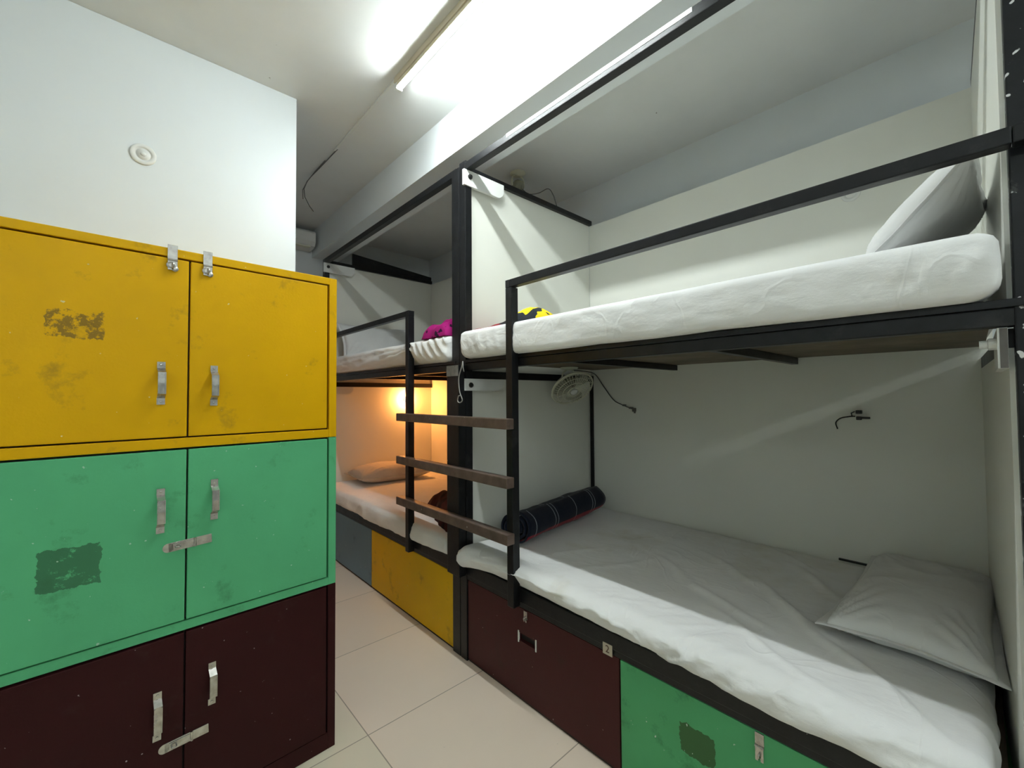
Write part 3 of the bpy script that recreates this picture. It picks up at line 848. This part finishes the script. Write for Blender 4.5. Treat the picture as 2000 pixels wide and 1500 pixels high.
# warm reading lamp in the far lower berth
lm = thing('reading_lamp', 'small warm reading lamp glowing on the end panel of the far lower berth', 'lamp', (2.215, 4.065, 1.375))
MB().lathe([(.022, 0), (.022, .010), (.012, .014), (.012, .030), (.009, .032)], (0, 0, 0), (0, -1, 0), 20).build('socket', 'plastic_white', lm, True)
MB().lathe([(.006, .030), (.016, .040), (.019, .052), (.015, .065), (.006, .071), (0, .072)], (0, 0, 0), (0, -1, 0), 20).build('bulb', 'bulb', lm, True)

# ------------------------------------------------------------------ fans
def fan_base(t):
    MB().lathe([(.058, 0), (.058, -.006), (.050, -.012), (.030, -.014), (.026, -.020), (0, -.020)], (0, 0, 0), (0, 0, 1), 32).build('mounting_plate', 'plastic', t, True)
def cabin_fan(label, loc, axis, R_=.112, body=True, cable=None):
    t = thing('cabin_fan', label, 'fan', loc)
    fan_base(t)
    ax = Vector(axis).normalized()
    piv = Vector((0, 0, -.100))
    side = ax.cross(Vector((0, 0, 1))).normalized()
    yk = MB()
    for s in (-1, 1):
        yk.tube([(side*s*.018)+Vector((0, 0, -.014)), side*s*.046+Vector((0, 0, -.035)), side*s*.052+Vector((0, 0, -.06)), side*s*.050+piv], [.007, .006, .006, .007], 8)
    yk.build('yoke', 'plastic', t, True)
    mot = MB().lathe([(0, -.045), (.022, -.043), (.038, -.030), (.043, -.008), (.043, .020), (.034, .030), (0, .032)], piv, ax, 28)
    for k in range(10):
        a = 2*math.pi*k/10; u = side; v = ax.cross(u)
        d = u*math.cos(a)+v*math.sin(a)
        mot.tube([piv+d*.040-ax*.02, piv+d*.0445-ax*.005, piv+d*.0445+ax*.015], .0022, 5)
    mot.build('motor', 'plastic_dark', t, True)
    u = side; v = ax.cross(u)
    c0 = piv+ax*.040
    bl = MB()
    bl.lathe([(.018, 0), (.018, .020), (0, .022)], c0, ax, 20)
    for k in range(3):
        a0 = 2*math.pi*k/3; g = []
        for i in range(8):
            r = .016+(R_-.030)*i/7; wdt = .30+.42*math.sin(math.pi*min(1, i/7*.8+.15))
            for j in range(6):
                s = -1+2*j/5; a = a0+s*wdt
                g.append(c0+(u*math.cos(a)+v*math.sin(a))*r+ax*(.011+.010*s))
        fs = [(i*6+j, i*6+j+1, i*6+j+7, i*6+j+6) for i in range(7) for j in range(5)]
        n = len(g); fs2 = [tuple(q+n for q in f)[::-1] for f in fs]
        bl.add(g+[p+ax*.0015 for p in g], fs+fs2)
    bl.build('blade_set', 'plastic_dark', t, True)
    cg = MB()
    def ring(r, h, rr, n=40):
        pts = [c0+ax*h+(u*math.cos(2*math.pi*k/n)+v*math.sin(2*math.pi*k/n))*r for k in range(n+1)]
        cg.tube(pts, rr, 6, False)
    ring(R_, .012, .0052); ring(R_*.985, .020, .002); ring(R_*.80, .036, .0018); ring(R_*.55, .042, .0018); ring(R_*.30, .044, .0018)
    ring(R_*.93, -.006, .0015); ring(R_*.62, -.020, .0015)
    for k in range(44):
        a = 2*math.pi*k/44; d = u*math.cos(a)+v*math.sin(a)
        cg.tube([c0+ax*.012+d*R_, c0+ax*.026+d*R_*.93, c0+ax*.036+d*R_*.78, c0+ax*.042+d*R_*.5, c0+ax*.044+d*R_*.2], .0013, 4, False)
        if k % 2 == 0: cg.tube([c0+ax*.010+d*R_, c0-ax*.006+d*R_*.93, c0-ax*.020+d*R_*.62, c0-ax*.028+d*R_*.36], .0011, 4, False)
    cgo = cg.build('cage', 'plastic', t, True)
    MB().lathe([(.024, 0), (.023, .005), (.016, .009), (0, .010)], c0+ax*.042, ax, 24).build('hub_cap', 'plastic_white', cgo, True)
    return t
cabin_fan('ivory caged fan hanging under the near upper deck', (2.14, 1.775, 1.5885), (-.22, -.60, -.66), .138)
cabin_fan('ivory fan mounted on the ceiling over the far bunk, mostly behind its end panel', (2.165, 2.27, CEIL-.0003), (.15, .65, -.7), .115)

def cable(name, label, pts, r, m, sub=6, extra=None):
    # smooth the polyline (Catmull-Rom)
    P = [Vector(p) for p in pts]; P = [P[0]*2-P[1]]+P+[P[-1]*2-P[-2]]; out = []
    for i in range(1, len(P)-2):
        for k in range(sub):
            t = k/sub; a, b, c, d = P[i-1], P[i], P[i+1], P[i+2]
            out.append(.5*((2*b)+(c-a)*t+(2*a-5*b+4*c-d)*t*t+(3*b-a-3*c+d)*t**3))
    out.append(P[-2])
    mb = MB().tube(out, r, 6)
    if extra: extra(mb)
    return tag(mb.build(name, m, None, True), label, 'cable')
cable('fan_cable', 'thin grey cable drooping from the upper fan to the end rail', [(2.16, 2.22, 2.93), (2.17, 2.16, 2.875), (2.19, 2.08, 2.86), (2.20, 2.00, 2.865), (2.19, 1.945, 2.80), (2.185, 1.905, 2.70)], .003, 'wire')
cable('fan_cable', 'grey cable from the lower fan clipped to the back panel', [(2.17, 1.80, 1.575), (2.40, 1.84, 1.573), (2.515, 1.845, 1.555), (2.522, 1.78, 1.47), (2.522, 1.70, 1.375), (2.522, 1.635, 1.342), (2.522, 1.54, 1.309)], .0035, 'wire',
      extra=lambda mb: (mb.box(2.510, 2.5275, 1.525, 1.548, 1.295, 1.320, .003), mb.box(2.515, 2.5275, 1.545, 1.575, 1.313, 1.325, .002), mb.box(2.515, 2.5275, 1.60, 1.625, 1.331, 1.343, .002), mb.box(2.518, 2.5275, 1.530, 1.540, 1.285, 1.300, .001)))
cable('charging_cable', 'black cable stub with two plugs poking out of the near lower back panel', [(2.5255, .447, 1.238), (2.505, .449, 1.268), (2.500, .430, 1.290), (2.505, .400, 1.298), (2.515, .385, 1.300), (2.508, .378, 1.300)], .0028, 'black_plastic',
      extra=lambda mb: (mb.tube([(2.51, .388, 1.300), (2.505, .390, 1.315), (2.51, .378, 1.322)], .0025, 6), mb.box(2.500, 2.527, .352, .374, 1.312, 1.328, .003), mb.box(2.495, 2.515, .352, .372, 1.284, 1.300, .003), mb.box(2.497, 2.509, .322, .356, 1.290, 1.299, .002)))
cable('hanging_cord', 'frayed pale cord looped over the middle ladder post', [(FS-.004, 1.812, 1.590), (FS-.006, 1.822, 1.555), (FS-.006, 1.846, 1.50), (FS-.006, 1.838, 1.43), (FS-.006, 1.815, 1.388), (FS-.006, 1.835, 1.372), (FS-.006, 1.856, 1.380), (FS-.006, 1.850, 1.405), (FS-.006, 1.835, 1.41)], .003, 'wire_pale',
      extra=lambda mb: mb.tube([(FS-.004, 1.812, 1.590), (FS-.007, 1.806, 1.555), (FS-.006, 1.80, 1.535)], .0025, 6))
tag(box('cable_stub', 'black_plastic', 2.516, 2.5275, .30, .455, .618, .626), 'short black strip lying in the seam behind the near lower mattress', 'strip')

# ------------------------------------------------------------------ round cover plates, air conditioner
def cover(label, loc, axis, r):
    t = MB().lathe([(r, 0), (r, .004), (r*.90, .0065), (r*.62, .0065), (r*.60, .004), (r*.52, .004), (r*.50, .0065), (0, .0065)], (0, 0, 0), axis, 40).build('round_cover_plate', 'plastic_white', None, True)
    t.location = loc
    b = Vector(axis)*.0085
    mb = MB().lathe([(r*.22, .0062), (r*.20, .009), (0, .009)], (0, 0, 0), axis, 16)
    mb.build('centre_cap', 'plastic_white', t, True)
    return tag(t, label, 'cover plate')
cover('round white cover plate on the wall above the stacked cabinets', (.0613, 2.5175, 2.508), (0, -1, 0), .047)
cover('round white cover plate on the back panel of the near upper berth', (B-.0003, .371, 2.351), (-1, 0, 0), .038)
ac = thing('air_conditioner', 'white wall mounted air conditioner high on the end wall', 'air conditioner', (.95, 4.486, 2.860))
mb = MB(); n = 10
prof = [(0, 0), (0, .165), (-.15, .165)]+[(-.165-.03*math.sin(math.pi*i/n/2), .160-.03*i/n) for i in range(n+1)]+[(-.195, .05), (-.17, .012), (-.13, 0)]
vs = [(x, y-.0005, z) for x in (-.2, .425) for (y, z) in prof]; k = len(prof)
mb.add(vs, [tuple(range(k)), tuple(range(k, 2*k))[::-1]]+[(i, (i+1) % k, (i+1) % k+k, i+k) for i in range(k)])
mb.build('casing', 'plastic_white', ac)
box('louver', 'plastic', -.15, .38, -.192, -.135, -.006, .004, ac, .002)
